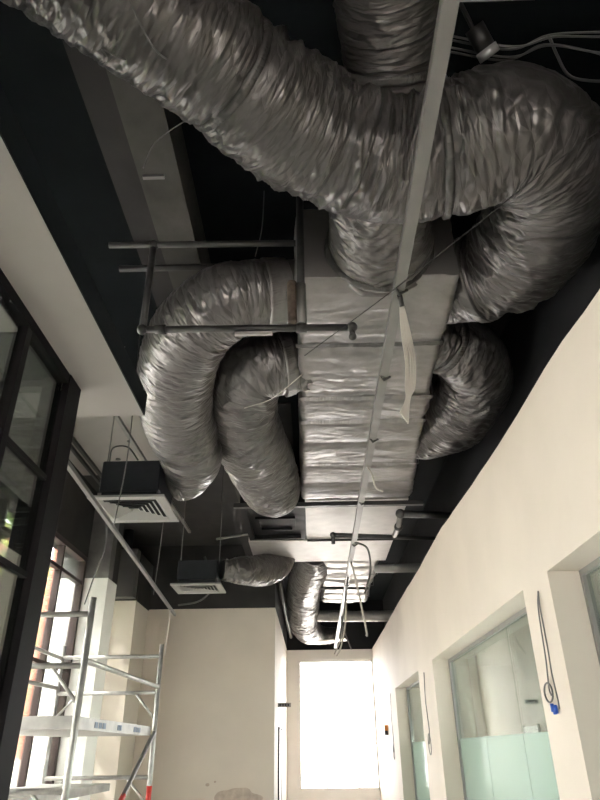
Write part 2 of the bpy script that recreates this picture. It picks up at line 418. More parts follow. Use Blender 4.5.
# rooms behind the right wall
structure(bx('wall_annex_end', 1.76, 5.2, 17.3, 17.5, -1.5, ZC, M['white']))
structure(bx('wall_annex_divider', 3.0, 4.2, 9.15, 9.3, -1.5, 1.8, M['white']))
structure(bx('ceiling_annex', 1.76, 5.2, -4, 17.3, 1.8, 1.9, M['white']))
bm = bmesh.new(); cy = -4
for a, b in ((4.2, 8.6), (9.8, 12.8), (13.4, 16.6)):
    box(bm, 5, 5.2, cy, a, -1.5, 1.8); box(bm, 5, 5.2, a, b, 1.6, 1.8); box(bm, 5, 5.2, a, b, -1.5, -1.); cy = b
box(bm, 5, 5.2, cy, 17.3, -1.5, 1.8)
structure(link('wall_annex', bm, M['white']))
structure(bx('wall_annex_pier', 3.2, 3.6, 10.6, 11., -1.5, 1.8, M['white']))
structure(bx('wall_annex_screen', 2.6, 3.1, 7.9, 8.1, -1.5, .35, M['green'] if False else M['white']))

# ------------------------------------------------------------------ windows
def window(name, frame_boxes, pane_box, fm, gm, muntins=()):
    t = bpy.data.objects.new(name, None); C.objects.link(t); structure(t)
    bm = bmesh.new()
    for b in frame_boxes: box(bm, *b)
    link('window_frame', bm, fm, t)
    for q in muntins:
        bx('muntin', *q, fm, t)
    for pb in (pane_box if isinstance(pane_box, list) else [pane_box]):
        bx('window_pane', *pb, gm, t)
    return t
# facade windows along the left wall
def facade(name, y0, y1, spacing):
    n = round((y1-y0)/spacing); z0, z1 = -1.3, 2.45
    fb = [(-3.3, -3.2, y0, y0+.06, z0, z1), (-3.3, -3.2, y1-.07, y1, z0, z1), (-3.3, -3.2, y0, y1, z1-.07, z1), (-3.3, -3.2, y0, y1, z0, z0+.08)]
    mu = [(-3.29, -3.21, y0+(y1-y0)*k/n-.025, y0+(y1-y0)*k/n+.025, z0+.08, z1-.07) for k in range(1, n)]
    mu += [(-3.285, -3.215, y0+.06, y1-.07, zz-.022, zz+.022) for zz in (2.08, .95)]
    window(name, fb, (-3.256, -3.244, y0+.05, y1-.05, z0+.07, z1-.06), M['bframe'], M['clear'], mu)
facade('window_1', 2.9, 9.0, .87)
facade('window_2', -4., 2.9, .87)
window('window_10', [(-3.7, -3.62, 9.55, 9.61, -1.3, 2.45), (-3.7, -3.62, 10.84, 10.9, -1.3, 2.45), (-3.7, -3.62, 9.61, 10.84, 2.39, 2.45), (-3.7, -3.62, 9.61, 10.84, -1.3, -1.22)],  # added window hidden behind the pilaster, brightens the block front
       (-3.665, -3.655, 9.6, 10.85, -1.23, 2.4), M['bframe'], M['clear'], [(-3.69, -3.63, 10.2, 10.25, -1.22, 2.39)])
window('window_11', [(-.8, -.74, -4.12, -4.05, -1.3, 1.1), (.94, 1.0, -4.12, -4.05, -1.3, 1.1), (-.74, .94, -4.12, -4.05, 1.04, 1.1), (-.74, .94, -4.12, -4.05, -1.3, -1.24)],  # added window behind the camera, brightens the near ducts and soffit
       (-.75, .95, -4.09, -4.08, -1.25, 1.05), M['bframe'], M['clear'], [(.12, .17, -4.11, -4.06, -1.24, 1.04)])
# end window
z0, z1 = -.83, 2.0
window('window_3', [(-.37, -.33, 17.34, 17.4, z0, z1), (1.46, 1.5, 17.34, 17.4, z0, z1), (-.37, 1.5, 17.34, 17.4, z1-.05, z1), (-.37, 1.5, 17.34, 17.4, z0, z0+.05)],
       (-.34, 1.47, 17.365, 17.375, z0+.04, z1-.04), M['white'], M['clear'],
       [(.26, .282, 17.35, 17.39, z0+.05, 1.05), (1.0, 1.022, 17.35, 17.39, z0+.05, 1.05), (-.33, 1.46, 17.352, 17.388, .12, .142), (-.33, 1.46, 17.352, 17.388, 1.05, 1.07)])
# glazed openings in the right wall, frosted lower band
for k, (a, b) in enumerate(ops):
    t = bpy.data.objects.new('window_%d' % (4+k), None); C.objects.link(t); structure(t)
    bm = bmesh.new()
    for q in ((1.70, 1.76, a, a+.035), (1.70, 1.76, b-.035, b)): box(bm, *q, -1.5, .98)
    box(bm, 1.70, 1.76, a+.035, b-.035, .945, .98)
    link('window_frame', bm, M['acface'], t)
    n = 3 if b-a > 3.5 else 2
    for j in range(n):
        ya, yb = a+.035+(b-a-.07)*j/n+.004, a+.035+(b-a-.07)*(j+1)/n-.004
        bx('window_pane', 1.725, 1.735, ya, yb, .10, .944, M['green'], t)
        bx('frosted_pane', 1.725, 1.735, ya, yb, -1.5, .10, M['frost'], t)
# windows of the annex
for k, (a, b) in enumerate(((4.2, 8.6), (9.8, 12.8), (13.4, 16.6))):
    m_ = (a+b)/2
    window('window_%d' % (7+k), [(5.05, 5.12, a, a+.06, -1., 1.6), (5.05, 5.12, b-.06, b, -1., 1.6), (5.05, 5.12, a, b, 1.54, 1.6), (5.05, 5.12, a, b, -1., -.94)],
           (5.08, 5.09, a+.05, b-.05, -.95, 1.55), M['white'], M['clear'], [(5.06, 5.11, m_-.025, m_+.025, -.94, 1.54), (5.06, 5.11, a+.06, b-.06, .42, .46)])

# glazed partition by the camera: corner of dark steel framed glass under the bulkhead
t = thing('glazed_partition', 'dark steel framed glass partition standing under the grey bulkhead', 'partition')
XP = -1.1
def post(x0, x1, y0, y1, z0=-1.5, z1=1.5): return bx('post', x0, x1, y0, y1, z0, z1, M['bronze'], t)
post(XP-.09, XP+.03, 2.44, 2.58); post(XP-.02, XP+.02, 2.0, 2.04, -1.5, 1.46); post(XP-.04, XP+.03, 1.0, 1.06, -1.5, 1.46); post(XP-.04, XP+.03, 0., .06, -1.5, 1.46); post(XP-.04, XP+.03, -1.5, -1.44, -1.5, 1.46)
post(-2.2, -2.14, 2.47, 2.53, -1.5, 1.46); post(-3.2, -3.14, 2.47, 2.53, -1.5, 1.46)
bx('top_rail', XP-.03, XP+.025, -1.5, 2.44, 1.455, 1.5, M['bronze'], t)
bx('top_rail', -3.14, XP-.09, 2.47, 2.53, 1.46, 1.5, M['bronze'], t)
for zz in (1.0, .6, .1, -.5):
    bx('transom', XP-.014, XP+.01, -1.44, 2.44, zz-.011, zz+.011, M['bronze'], t)
    bx('transom', -3.14, XP-.09, 2.488, 2.512, zz-.011, zz+.011, M['bronze'], t)
bx('glass_pane', XP-.006, XP, -1.44, 2.44, -1.48, 1.465, M['part'], t)
bx('glass_pane', -3.14, XP-.09, 2.497, 2.503, -1.48, 1.465, M['part'], t)

# ================================================================== OUTSIDE
structure(bx('pavement', -30, 30, -25, 45, -1.75, -1.63, M['pave']))
def tree(x, y, h, rad, m, label, seed, n=1400):
    t = thing('tree', label, 'tree', 'trees outside the windows'); rnd = random.Random(seed)
    tb('trunk', [(x, y, -1.65), (x+.1, y+.05, -.3), (x-.05, y, h-rad)], .11, M['bark'], t)
    bm = bmesh.new()
    for _ in range(n):
        v = Vector((rnd.gauss(0, 1), rnd.gauss(0, 1), rnd.gauss(0, 1))).normalized()*rad*rnd.uniform(.35, 1)
        v *= 1+.35*noise.noise(v*1.3+Vector((seed, 0, 0)))
        p = Vector((x, y, h))+Vector((v.x, v.y, v.z*1.2)); s = rnd.uniform(.07, .15)
        a = Vector((rnd.gauss(0, 1), rnd.gauss(0, 1), rnd.gauss(0, 1))).normalized(); b = a.orthogonal().normalized()
        vs = [bm.verts.new(p+a*s), bm.verts.new(p+b*s*.6), bm.verts.new(p-a*s), bm.verts.new(p-b*s*.6)]
        bm.faces.new(vs)
    link('crown', bm, m, t)
tree(-6.9, 11.6, 2.4, 1.8, M['yleaf'], 'yellow leaved tree outside the tall brown framed windows', 1)
tree(-6.6, 18.2, 2.6, 2.2, M['leaf'], 'green tree outside the brown framed windows, behind the yellow one', 2)
tree(-5.6, 8.6, 2.8, 1.7, M['leaf'], 'green tree seen through the dark framed glass partition', 3)
tree(-7.6, 4.6, 2.2, 1.9, M['leaf'], 'green tree outside the windows nearest the scaffold', 6)
tree(-6.3, 1.6, 2.4, 1.9, M['leaf'], 'green tree outside the windows behind the glass partition', 7)
tree(8.2, 12.0, 1.2, 2.1, M['leaf'], 'green tree outside the rooms behind the cream wall, seen through the middle glass', 4)
tree(8.6, 19.5, 1.2, 2.4, M['leaf'], 'green tree seen through the farthest glazed opening', 5)
t = thing('brick_building', 'red brick building with a pale ground storey outside the brown windows', 'building')
bx('brick_wall', -5.9, -5.3, 14.3, 14.9, -.1, 7, M['brick'], t)
bx('base_wall', -6.2, -5.1, 14.2, 15.0, -1.63, -.1, M['render'], t)
bx('brick_wall', -10, -9.4, 15.2, 24, -1.63, 6, M['brick'], t)

t = thing('added_shade_building', 'mid grey building added out of view across the street, shading the windows near the glass partition', 'building')
bx('wall', -20, -13, -22, 8, -1.63, 7, M['opposite'], t)  # unseen mass added to cut the skylight reaching the right wall
for k in range(8):
    for z in (0, 2.8, 5.4): bx('window', -13, -12.96, -20+3.5*k, -18.4+3.5*k, z, z+1.6, M['wire'], t)

# ================================================================== DUCTS
flex('insulated_duct', 'largest crumpled grey foil duct, sweeping across the top and curling back to the box duct',
     [(-2.0, .35, 2.75, .3), (-1.55, .76, 2.75, .3), (-1.17, 1.09, 2.75, .29), (-.81, 1.41, 2.75, .28), (-.45, 1.73, 2.75, .285), (-.01, 2.14, 2.75, .318), (.41, 2.32, 2.75, .338), (.77, 2.3, 2.75, .341), (1.1, 2.24, 2.78, .325), (1.37, 2.49, 2.8, .325), (1.44, 2.94, 2.82, .34), (1.34, 3.35, 2.85, .33), (1.08, 3.6, 2.9, .27), (.9, 3.66, 2.9, .24)],
     11, M['foil2'], [(.395, .05, .97), (.61, .04, 1.0), (.94, .09, 1.06)], wr=.05, crk=.022, sag=.05, nth=190, ds=.0095,
     cinch=((.395, .07, .05), (.5, .05, .04), (.61, .05, .05), (.79, .06, .06), (.92, .08, .05)))
flex('insulated_duct', 'dark foil duct running under the ceiling above the big curved duct',
     [(.36, .9, 3.1, .24), (.37, 1.39, 3.1, .24), (.41, 1.72, 3.1, .25), (.46, 1.99, 3.05, .25), (.47, 2.26, 2.92, .23)],
     12, M['foil2'], [(.82, .05, 1.02)], wr=.06, crk=.015, cinch=((.82, .08, .05),))
flex('duct_collar', 'short crumpled foil neck joining the big curved duct to the box duct',
     [(.48, 3.2, 2.86, .34), (.48, 3.08, 2.85, .33), (.46, 2.9, 2.83, .305), (.44, 2.5, 2.8, .27)],
     13, M['foil'], [(.1, .05, 1.05)], wr=.06, crk=.02, cinch=((.1, .05, .04),))
flex('insulated_duct', 'dark foil duct bulging out of the box duct beside the cream wall',
     [(.95, 4.2, 2.9, .2), (1.12, 4.33, 2.87, .23), (1.36, 4.5, 2.85, .28), (1.50, 4.95, 2.85, .31), (1.42, 5.5, 2.86, .34), (1.22, 5.9, 2.88, .31), (1.05, 6.05, 2.9, .26)],
     14, M['foil2'], [(.1, .06, 1.04)], wr=.07, crk=.012, cinch=((.1, .08, .05), (.3, .05, .04)))
flex('insulated_duct', 'outer of two curved foil ducts, bending down to the black grille box',
     [(.02, 3.6, 2.86, .235), (-.15, 3.6, 2.85, .24), (-.57, 3.56, 2.75, .27), (-.92, 3.9, 2.6, .29), (-1.08, 4.57, 2.45, .295), (-1.04, 5.1, 2.3, .275), (-1.12, 5.38, 2.2, .21), (-1.26, 5.42, 2.15, .17)],
     15, M['foil'], [(.085, .17, 1.06)], M['tape'], wr=.022, crk=.02, sag=.04, cinch=((.16, .04, .03), (.38, .03, .05), (.8, .09, .05), (.92, .05, .03)))
flex('insulated_duct', 'inner of two curved foil ducts, ringed with folds, ending at the grey unit',
     [(.0, 4.45, 2.82, .24), (-.14, 4.43, 2.8, .25), (-.45, 4.45, 2.72, .275), (-.59, 4.95, 2.64, .31), (-.55, 5.6, 2.6, .335), (-.47, 6.3, 2.6, .335), (-.43, 6.95, 2.66, .32), (-.42, 7.5, 2.8, .25)],
     16, M['foil'], [(.05, .10, 1.08)], M['tape'], wr=.062, crk=.014, cinch=((.12, .05, .03), (.34, .06, .04), (.5, .05, .04), (.64, .06, .04), (.78, .05, .04)))
flex('insulated_duct', 'small crumpled foil duct between the rear grille box and the grey unit',
     [(-1.22, 8.7, 2.17, .13), (-1.12, 8.75, 2.17, .15), (-.97, 8.86, 2.2, .19), (-.78, 9.3, 2.3, .215), (-.55, 9.75, 2.48, .22), (-.42, 9.8, 2.7, .2), (-.4, 9.6, 2.8, .18)],
     17, M['foil'], [(.1, .04, 1.03)], M['tape'], wr=.09, crk=.03, nth=110)
flex('insulated_duct', 'long foil duct hanging beyond the grey unit, beside the far box duct',
     [(.05, 10.05, 2.82, .27), (.04, 10.6, 2.76, .28), (-.13, 12.2, 2.7, .32), (-.2, 14.2, 2.6, .34), (-.13, 15.6, 2.5, .32), (.15, 16.3, 2.45, .22), (.6, 16.4, 2.45, .17)],
     18, M['foil2'], [(.42, .08, 1.0), (.68, .08, 1.0)], M['tape'], wr=.035, crk=.015, ds=.02, nth=100, cinch=((.45, .05, .06), (.7, .07, .06)))
# main rectangular duct
t = thing('rectangular_duct', 'large foil wrapped box duct down the middle, with taped seams', 'duct')
seams = [3.88, 4.68, 5.12, 5.6, 6.1, 6.65]
link('foil_wrap', wrapped_box([(3.14, -.06, .98, 2.6, 3.22), (4.4, -.06, 1.0, 2.6, 3.22), (4.95, -.07, 1.05, 2.6, 3.22), (5.1, -.07, 1.04, 2.6, 3.22), (7.17, -.1, 1.2, 2.6, 3.22)], seams, 3, M['foilbox'], puff=.026, wr=.0045), M['foilbox'], t)
for k, (y, w) in enumerate(((3.88, .05), (4.68, .06), (5.12, .07), (6.1, .04))):
    x1 = .98 if y < 4.4 else (1.03 if y < 5 else 1.04+(y-5.1)/2.07*.16)
    link('tape_seam', strap_mesh(-.07, x1+.005, y, w, 2.6, 3.22, .012, k), M['tape'] if k else M['tapedark'], t)
# far rectangular duct
t = thing('rectangular_duct', 'smaller bright foil box duct in the far corridor, beyond the grey unit', 'duct')
link('foil_wrap', wrapped_box([(9.9, .2, 1.06, 2.6, 3.0), (11.6, .2, 1.07, 2.6, 3.0), (11.75, .22, 1.05, 2.66, 3.0), (13.5, .22, 1.12, 2.66, 3.0)], [10.35, 10.8, 11.2, 11.6, 12.1, 12.6, 13.1], 5, M['foilfar'], puff=.06, wr=.01, ds=.03, nper=90), M['foilfar'], t)
for k, y in enumerate((10.8, 11.65, 12.6)):
    link('tape_seam', strap_mesh(.2, 1.09, y, .05, 2.6, 3.0, .02, 20+k), M['tapedark'], t)
# grey metal unit between them
t = thing('fan_coil_unit', 'pale galvanised metal air unit hanging behind the big box duct', 'air unit')
bm = bmesh.new(); box(bm, -.06, 1.17, 7.2, 8.8, 2.6, 3.15); link('casing', bm, M['galv'], t)
bx('end_panel', -.88, 1.16, 8.8, 9.93, 2.585, 3.15, M['galv'], t)
bx('intake_box', -.86, -.065, 7.42, 8.8, 2.66, 3.15, M['deepblack'], t)
bm = bmesh.new()
for q in ((-.86, -.065, 7.42, 7.5), (-.86, -.065, 8.72, 8.8), (-.86, -.79, 7.5, 8.72), (-.135, -.065, 7.5, 8.72)): box(bm, *q, 2.6, 2.66)
for q in ((-.72, -.2, 7.95, 8.0), (-.72, -.2, 8.42, 8.47), (-.72, -.67, 8.0, 8.42), (-.25, -.2, 8.0, 8.42)): box(bm, *q, 2.63, 2.66)
link('intake_frame', bm, M['deepblack'], t)
bm = bmesh.new(); box(bm, -.05, 1.16, 8.785, 8.80, 2.57, 2.6); link('flange', bm, M['wire'], t)
for x in (-.84, 1.12):
    for y in (7.6, 9.7): tb('hanger_rod', [(x, y, 3.15), (x, y, ZC)], .008, M['steel'], t, 6)

# ------------------------------------------------------------------ ceiling diffusers
def diffuser(x0, x1, y0, y1, zb, h, label, seed):
    t = thing('air_diffuser', label, 'diffuser', None)
    bm = bmesh.new(); box(bm, x0, x1, y0, y1, zb+.08, zb+h); bmesh.ops.bevel(bm, geom=bm.edges[:], offset=.008, segments=1, affect='EDGES')
    link('plenum_box', bm, M['acbox'], t)
    bx('box_collar', x0+.02, x1-.02, y0+.02, y1-.02, zb+.02, zb+.08, M['acbox'], t)
    e = .07; bm = bmesh.new(); X0, X1, Y0, Y1 = x0-e, x1+e, y0-e, y1+e; w = .07
    for q in ((X0, X1, Y0, Y0+w), (X0, X1, Y1-w, Y1), (X0, X0+w, Y0+w, Y1-w), (X1-w, X1, Y0+w, Y1-w)): box(bm, *q, zb, zb+.02)
    link('face_frame', bm, M['acface'], t)
    bx('grille_back', X0+w, X1-w, Y0+w, Y1-w, zb+.022, zb+.026, M['wire'], t)
    W_, D_ = X1-X0-2*w, Y1-Y0-2*w; n = 6
    bm = bmesh.new()
    for k in range(n):
        f0 = k/n*.5; f1 = f0+.055
        o_ = [(X0+w+W_*f0, Y0+w+D_*f0), (X1-w-W_*f0, Y0+w+D_*f0), (X1-w-W_*f0, Y1-w-D_*f0), (X0+w+W_*f0, Y1-w-D_*f0)]
        i_ = [(X0+w+W_*f1, Y0+w+D_*f1), (X1-w-W_*f1, Y0+w+D_*f1), (X1-w-W_*f1, Y1-w-D_*f1), (X0+w+W_*f1, Y1-w-D_*f1)]
        for q in range(4):
            q2 = (q+1) % 4
            bm.faces.new([bm.verts.new((*o_[q], zb+.0)), bm.verts.new((*o_[q2], zb+.0)), bm.verts.new((*i_[q2], zb+.019)), bm.verts.new((*i_[q], zb+.019))])
    link('louvre', bm, M['acface'], t)
    for a, b in ((x0+.03, y0+.03), (x1-.03, y1-.03)):
        tb('hanger_rod', [(a, b, zb+h), (a, b, ZC)], .006, M['greywire'], t, 6)
    return t
diffuser(-1.80, -1.29, 5.08, 5.62, 1.87, .36, 'black air box with slatted square grille nearer the glass partition', 1)
diffuser(-1.80, -1.27, 8.55, 8.98, 1.93, .34, 'smaller looking black air box with grille near the dark rear wall', 2)
tag(tb('cable', smoothpath([(-1.75, 5.1, 2.23), (-1.72, 5.05, 2.34), (-1.6, 5.08, 2.36), (-1.5, 5.1, 2.24)], 6), .007, M['wire'], n=6), 'thin black cable looped on top of the nearer air box', 'cable')

# ------------------------------------------------------------------ pipes
def elbow(t, p, r=.04):
    bm = bmesh.new(); bmesh.ops.create_uvsphere(bm, u_segments=14, v_segments=10, radius=r)
    bmesh.ops.translate(bm, vec=p, verts=bm.verts); link('elbow', bm, M['pipe'], t, True)
Yp = 3.12
def sc(x, y, z, yn):  # carry a point along its own sight line to another depth
    k = yn/y; return (x*k, yn, z*k)
# pipes pass in front of the box duct
a = sc(-1.42, 3.45, 3.21, 3.5); b = sc(-.03, 3.45, 3.19, 3.5)
t = thing('pipe', 'upper horizontal black pipe on the dark ceiling, with the elbowed drop', 'pipe')
tb('pipe_run', [(-1.25, 3.05, 2.838), (-.06, 3.05, 2.82)], .021, M['pipe'], t)
tb('pipe_drop', [(-.965, 3.05, 2.83), (-.965, 3.05, 2.175)], .021, M['pipe'], t)
tb('pipe_run', [(-.965, 3.05, 2.175), (.265, 3.05, 2.16)], .021, M['pipe'], t)
tb('outlet', [(.265, 3.05, 2.16), (.265, 3.05, 2.10)], .018, M['pipe'], t)
for p in ((-.965, 3.05, 2.175), (.265, 3.05, 2.16), (-.965, 3.05, 2.83), (.265, 3.05, 2.095)): elbow(t, p, .033 if p[2] > 2.12 else .024)
for p in ((-.03, 3.05, 2.163), (-.86, 3.05, 2.174)):
    bm = bmesh.new(); tube(bm, [(p[0]-.03, p[1], p[2]), (p[0]+.03, p[1], p[2])], .029, 14); link('coupling', bm, M['pipe'], t, True)
tag(tb('pipe', [(-1.33, 3.5, 3.03), (-.53, 3.5, 3.03)], .024, M['pipe']), 'shorter black pipe just behind the upper horizontal pipe', 'pipe')
t = thing('pipe', 'vertical black pipe with a rusty wrapped foot, beside the duct box corner', 'pipe')
tb('pipe_run', [(-.03, 3.05, ZC), (-.03, 3.05, 2.16)], .024, M['pipe'], t)
tb('rusty_wrap', smoothpath([(-.085, 3.05, 2.50), (-.083, 3.05, 2.35), (-.08, 3.05, 2.19)], 6), .03, M['rust'], t)
tb('sleeve', [(-.03, 3.05, 2.48), (-.03, 3.05, 2.19)], .032, M['channel'], t)
tag(bx('foil_offcut', -.42, -.2, 3.04, 3.06, 2.12, 2.14, M['galv']), 'thin bright metal strip lying against the lower black pipe', 'metal strip')

# pipework and hangers around the grey unit
tag(bar('support_bar', (-.9, 7.12, 2.52), (1.32, 7.12, 2.52), .06, .05, M['pipe']), 'black steel bar across the end of the big box duct', 'bar')
t = thing('pipe', 'black pipe with a turned-down end crossing under the grey unit', 'pipe')
tb('pipe_run', [(.29, 8.1, 2.45), (1.76, 8.35, 2.45)], .03, M['pipe'], t); tb('outlet', [(.29, 8.1, 2.45), (.29, 8.1, 2.33)], .026, M['pipe'], t); elbow(t, (.29, 8.1, 2.45), .04)
tb('pipe_run', [(1.1, 7.5, 2.52), (1.76, 7.55, 2.5)], .045, M['pipe'], t); elbow(t, (1.1, 7.5, 2.52), .06); tb('valve', [(1.1, 7.5, 2.52), (1.12, 7.9, 2.48), (1.1, 8.2, 2.46)], .035, M['steel'], t)
elbow(t, (1.12, 7.9, 2.48), .055)
tag(tb('pipe', [(1.02, 10.3, 2.55), (1.76, 10.3, 2.55)], .07, M['acface']), 'short pale pipe between the far box duct and the black wall', 'pipe')
tag(tb('pipe', [(.15, 11.4, 2.5), (1.0, 11.5, 2.5)], .025, M['pipe']), 'thin black pipe passing below the far box duct', 'pipe')
t = thing('insulated_pipe', 'thick silver wrapped pipe crossing the far corridor', 'pipe')
bm, out, tot = duct_mesh([(.1, 14.2, 2.52, .11), (.5, 14.25, 2.52, .115), (1., 14.3, 2.52, .11), (1.76, 14.3, 2.52, .11)], 33, ds=.02, nth=40, wr=.03, crk=.03)
link('foil_sleeve', bm, M['foilfar'], t)
tag(tb('pipe', [(-.55, 16.9, 2.5), (-.58, 12.2, 2.6), (-.6, 12., 2.9)], .04, M['greywire']), 'slim grey pipe beside the far end of the cream block', 'pipe')
tag(bar('ceiling_panel', (.1, 15.3, 2.14), (.75, 15.2, 2.18), .35, .02, M['white']), 'small white panel hanging at the far end under the ducts', 'panel')
tag(tb('pipe', [(-1.5, 9.9, 2.96), (-.9, 9.6, 2.95)], .018, M['steel']), 'short thin steel pipe beside the grey unit, above the rear air box', 'pipe')
# supply bend and box on the rear left
t = thing('downpipe_box', 'dark grey boxed casing with a round black pipe above, at the far rear column', 'casing')
bx('box_casing', -3.42, -2.98, 10.78, 10.97, 2.27, 3.08, M['casing'], t)
tb('downpipe', [(-3.2, 10.87, 3.08), (-3.2, 10.87, ZC)], .09, M['acbox'], t, 20)
tag(tb('wall_cable', smoothpath([(-2.0, 11.82, 3.2), (-1.95, 11.82, 3.05), (-2.05, 11.8, 2.9), (-1.98, 11.82, 2.75)], 6), .02, M['wire'], n=6), 'dark cable hanging on the rear wall above the cream block', 'cable')
tag(tb('wall_cable', smoothpath([(-2.1, 11.6, 2.85), (-1.8, 11.5, 2.75), (-1.4, 10.6, 2.75), (-1.2, 9.0, 2.4)], 8), .012, M['greywire'], n=6), 'grey cable sagging from the rear wall to the rear air box', 'cable')
tag(tb('wall_cable', smoothpath([(-2.4, 11.7, 2.3), (-2.0, 11.6, 2.35), (-1.7, 11.0, 2.45), (-1.5, 9.2, 2.35)], 8), .016, M['greywire'], n=6), 'thicker cable drooping low in front of the dark rear wall', 'cable')

# ------------------------------------------------------------------ steel channels hung below the ducts
t = thing('steel_channel', 'long pale steel channel running the length of the ceiling under the ducts', 'channel')
bm = bmesh.new()
for (ya, yb) in ((-3.6, 16.1),):
    xa, xb = .475, .53
    obox(bm, (xa, ya, 2.12), (xb, yb, 2.12), .056, .006); obox(bm, (xa-.026, ya, 2.14), (xb-.026, yb, 2.14), .005, .045); obox(bm, (xa+.026, ya, 2.14), (xb+.026, yb, 2.14), .005, .045)
link('channel_body', bm, M['channel'], t)
for y in (2.66, 3.55, 4.5, 5.95, 7.4, 9.5):
    tb('clip', [(.46+.003*y, y-.015, 2.125), (.485+.003*y, y+.02, 2.105), (.53+.003*y, y+.01, 2.125)], .008, M['wire'], t, 6)
t = thing('cross_channel', 'short pale steel channel branching off the long channel overhead', 'channel')
bm = bmesh.new(); obox(bm, (.51, 1.165, 2.12), (.76, 1.165, 2.12), .05, .006); obox(bm, (.51, 1.142, 2.14), (.76, 1.142, 2.14), .004, .045)
obox(bm, (-.2, 1.12, 2.16), (.45, 1.12, 2.16), .05, .006)
link('channel_body', bm, M['channel'], t)
t = thing('hanging_rail', 'grey steel rail slung at an angle near the tall windows', 'rail')
bar('rail_body', (-1.43, 3.39, 1.5), (-1.72, 8.23, 1.5), .028, .03, M['steel'], t)
for y in (4.7,): tb('hanger_wire', smoothpath([(-1.43-.06*(y-3.39), y, 1.52), (-1.40-.06*(y-3.39), y+.02, 2.2), (-1.43-.06*(y-3.39), y, ZC)], 5), .005, M['greywire'], t, 5)
tag(bar('support_rail', (-1.97, 5.6, 3.02), (-1.9, 9.7, 3.02), .04, .035, M['steel']), 'galvanised support rail above the nearer air box', 'rail')
t = thing('ceiling_track', 'pair of black rails fixed along the ceiling edge above the windows', 'rail')
for dx in (0, .1): bar('rail_body', (-3.02+dx, 5.5, ZC-.05), (-3.02+dx, 9.9, ZC-.05), .04, .04, M['wire'], t)
# holes with anchors in the bare slab
for x, y, lb in ((-2.55, 7.75, 'dark anchor hole in the pale ceiling nearest the glass partition post'), (-2.25, 7.2, 'dark anchor stub in the pale ceiling beside the hanger rods'), (-2.0, 8.1, 'dark anchor stub in the pale ceiling close to the support rail')):
    tag(tb('ceiling_anchor', [(x, y, ZC-.03), (x, y, ZC-.02)], .035, M['wire'], n=10), lb, 'anchor')

# ------------------------------------------------------------------ wires
def wire(label, pts, r=.004, m='wire', cat='wire', name='hanging_wire', n=8, sides=6):
    return tag(tb(name, smoothpath([Vector(p) for p in pts], n), r, M[m], n=sides), label, cat)
t = thing('cable_bundle', 'bundle of white cables tied to the long steel channel and hanging down', 'cable')
for k in range(7):
    a = random.uniform(-.5, .5); o2 = (k-3)*.008
    tb('cable_strand', smoothpath([(.505, 2.70, 2.13), (.515+o2*.5, 2.76, 2.06), (.535+o2, 2.83, 1.92), (.545+o2, 2.86+a*.03, 1.80), (.535+o2, 2.88, 1.66), (.515+o2*.4, 2.88, 1.58), (.485+o2*.7, 2.88, 1.50-.01*k)], 8), .0045, M['whitewire'], t, 6)
tb('tie', [(.497, 2.70, 2.12), (.512, 2.74, 2.07)], .014, M['wire'], t, 8)
wire('short pale wire hanging from the channel below the middle of the box duct', [(.495, 5.05, 2.12), (.53, 5.05, 2.05), (.56, 5.1, 1.95), (.62, 5.1, 1.91)], .007, 'whitewire')
wire('thin steel cable stretched diagonally in front of the box and big curved duct', [(-.015, 2.85, 1.84), (.5, 2.58, 2.10), (1.2, 2.1, 2.42), (1.55, 1.95, 2.6)], .0026, 'wire', 'cable', 'steel_cable')
wire('pale thin wire crossing the two foil ducts by the box corner', [(-.4, 3.5, 1.88), (-.22, 3.45, 1.92), (-.03, 3.3, 2.0)], .003, 'whitewire')
# wires near top right
for k, (dz, dy, lb) in enumerate(((0, 0, 'upper dark cable in the slack bunch under the ceiling behind the big duct'), (-.04, .03, 'middle dark cable in the slack bunch behind the big duct'), (.03, .07, 'lower dark cable in the slack bunch behind the big duct'), (-.08, -.04, 'thin drooping cable of the slack bunch behind the big duct'))):
    wire(lb, [(.75, 2.03+dy, 3.28+dz*.4), (1.1, 2.06+dy, 3.22+dz*.5), (1.3, 2.02+dy, 3.27+dz), (1.55, 1.98+dy*2, 3.22+dz*2), (1.84, 2.0+dy*3, 3.25+dz)], .006, 'greywire', 'cable', 'ceiling_cable')
wire('dark cable falling from the slack bunch over the bend of the big duct', [(1.3, 2.02, 3.27), (1.36, 2.1, 3.22), (1.45, 2.2, 3.2), (1.6, 2.28, 3.26), (1.84, 2.32, 3.3)], .008, 'greywire', 'cable', 'ceiling_cable')
t = thing('spotlight', 'small round metal spotlight peeking over the big curved duct', 'lamp')
tb('lamp_stem', [(.83, 1.92, ZC), (.90, 1.97, 3.2)], .012, M['pipe'], t, 8)
bm = bmesh.new(); tube(bm, [(.89, 1.95, 3.24), (.955, 2.02, 3.17)], .05, 18); link('lamp_body', bm, M['pipe'], t, True)
bm = bmesh.new(); tube(bm, [(.955, 2.02, 3.17), (.98, 2.047, 3.143)], .056, 18); link('lamp_rim', bm, M['lampface'], t, True)
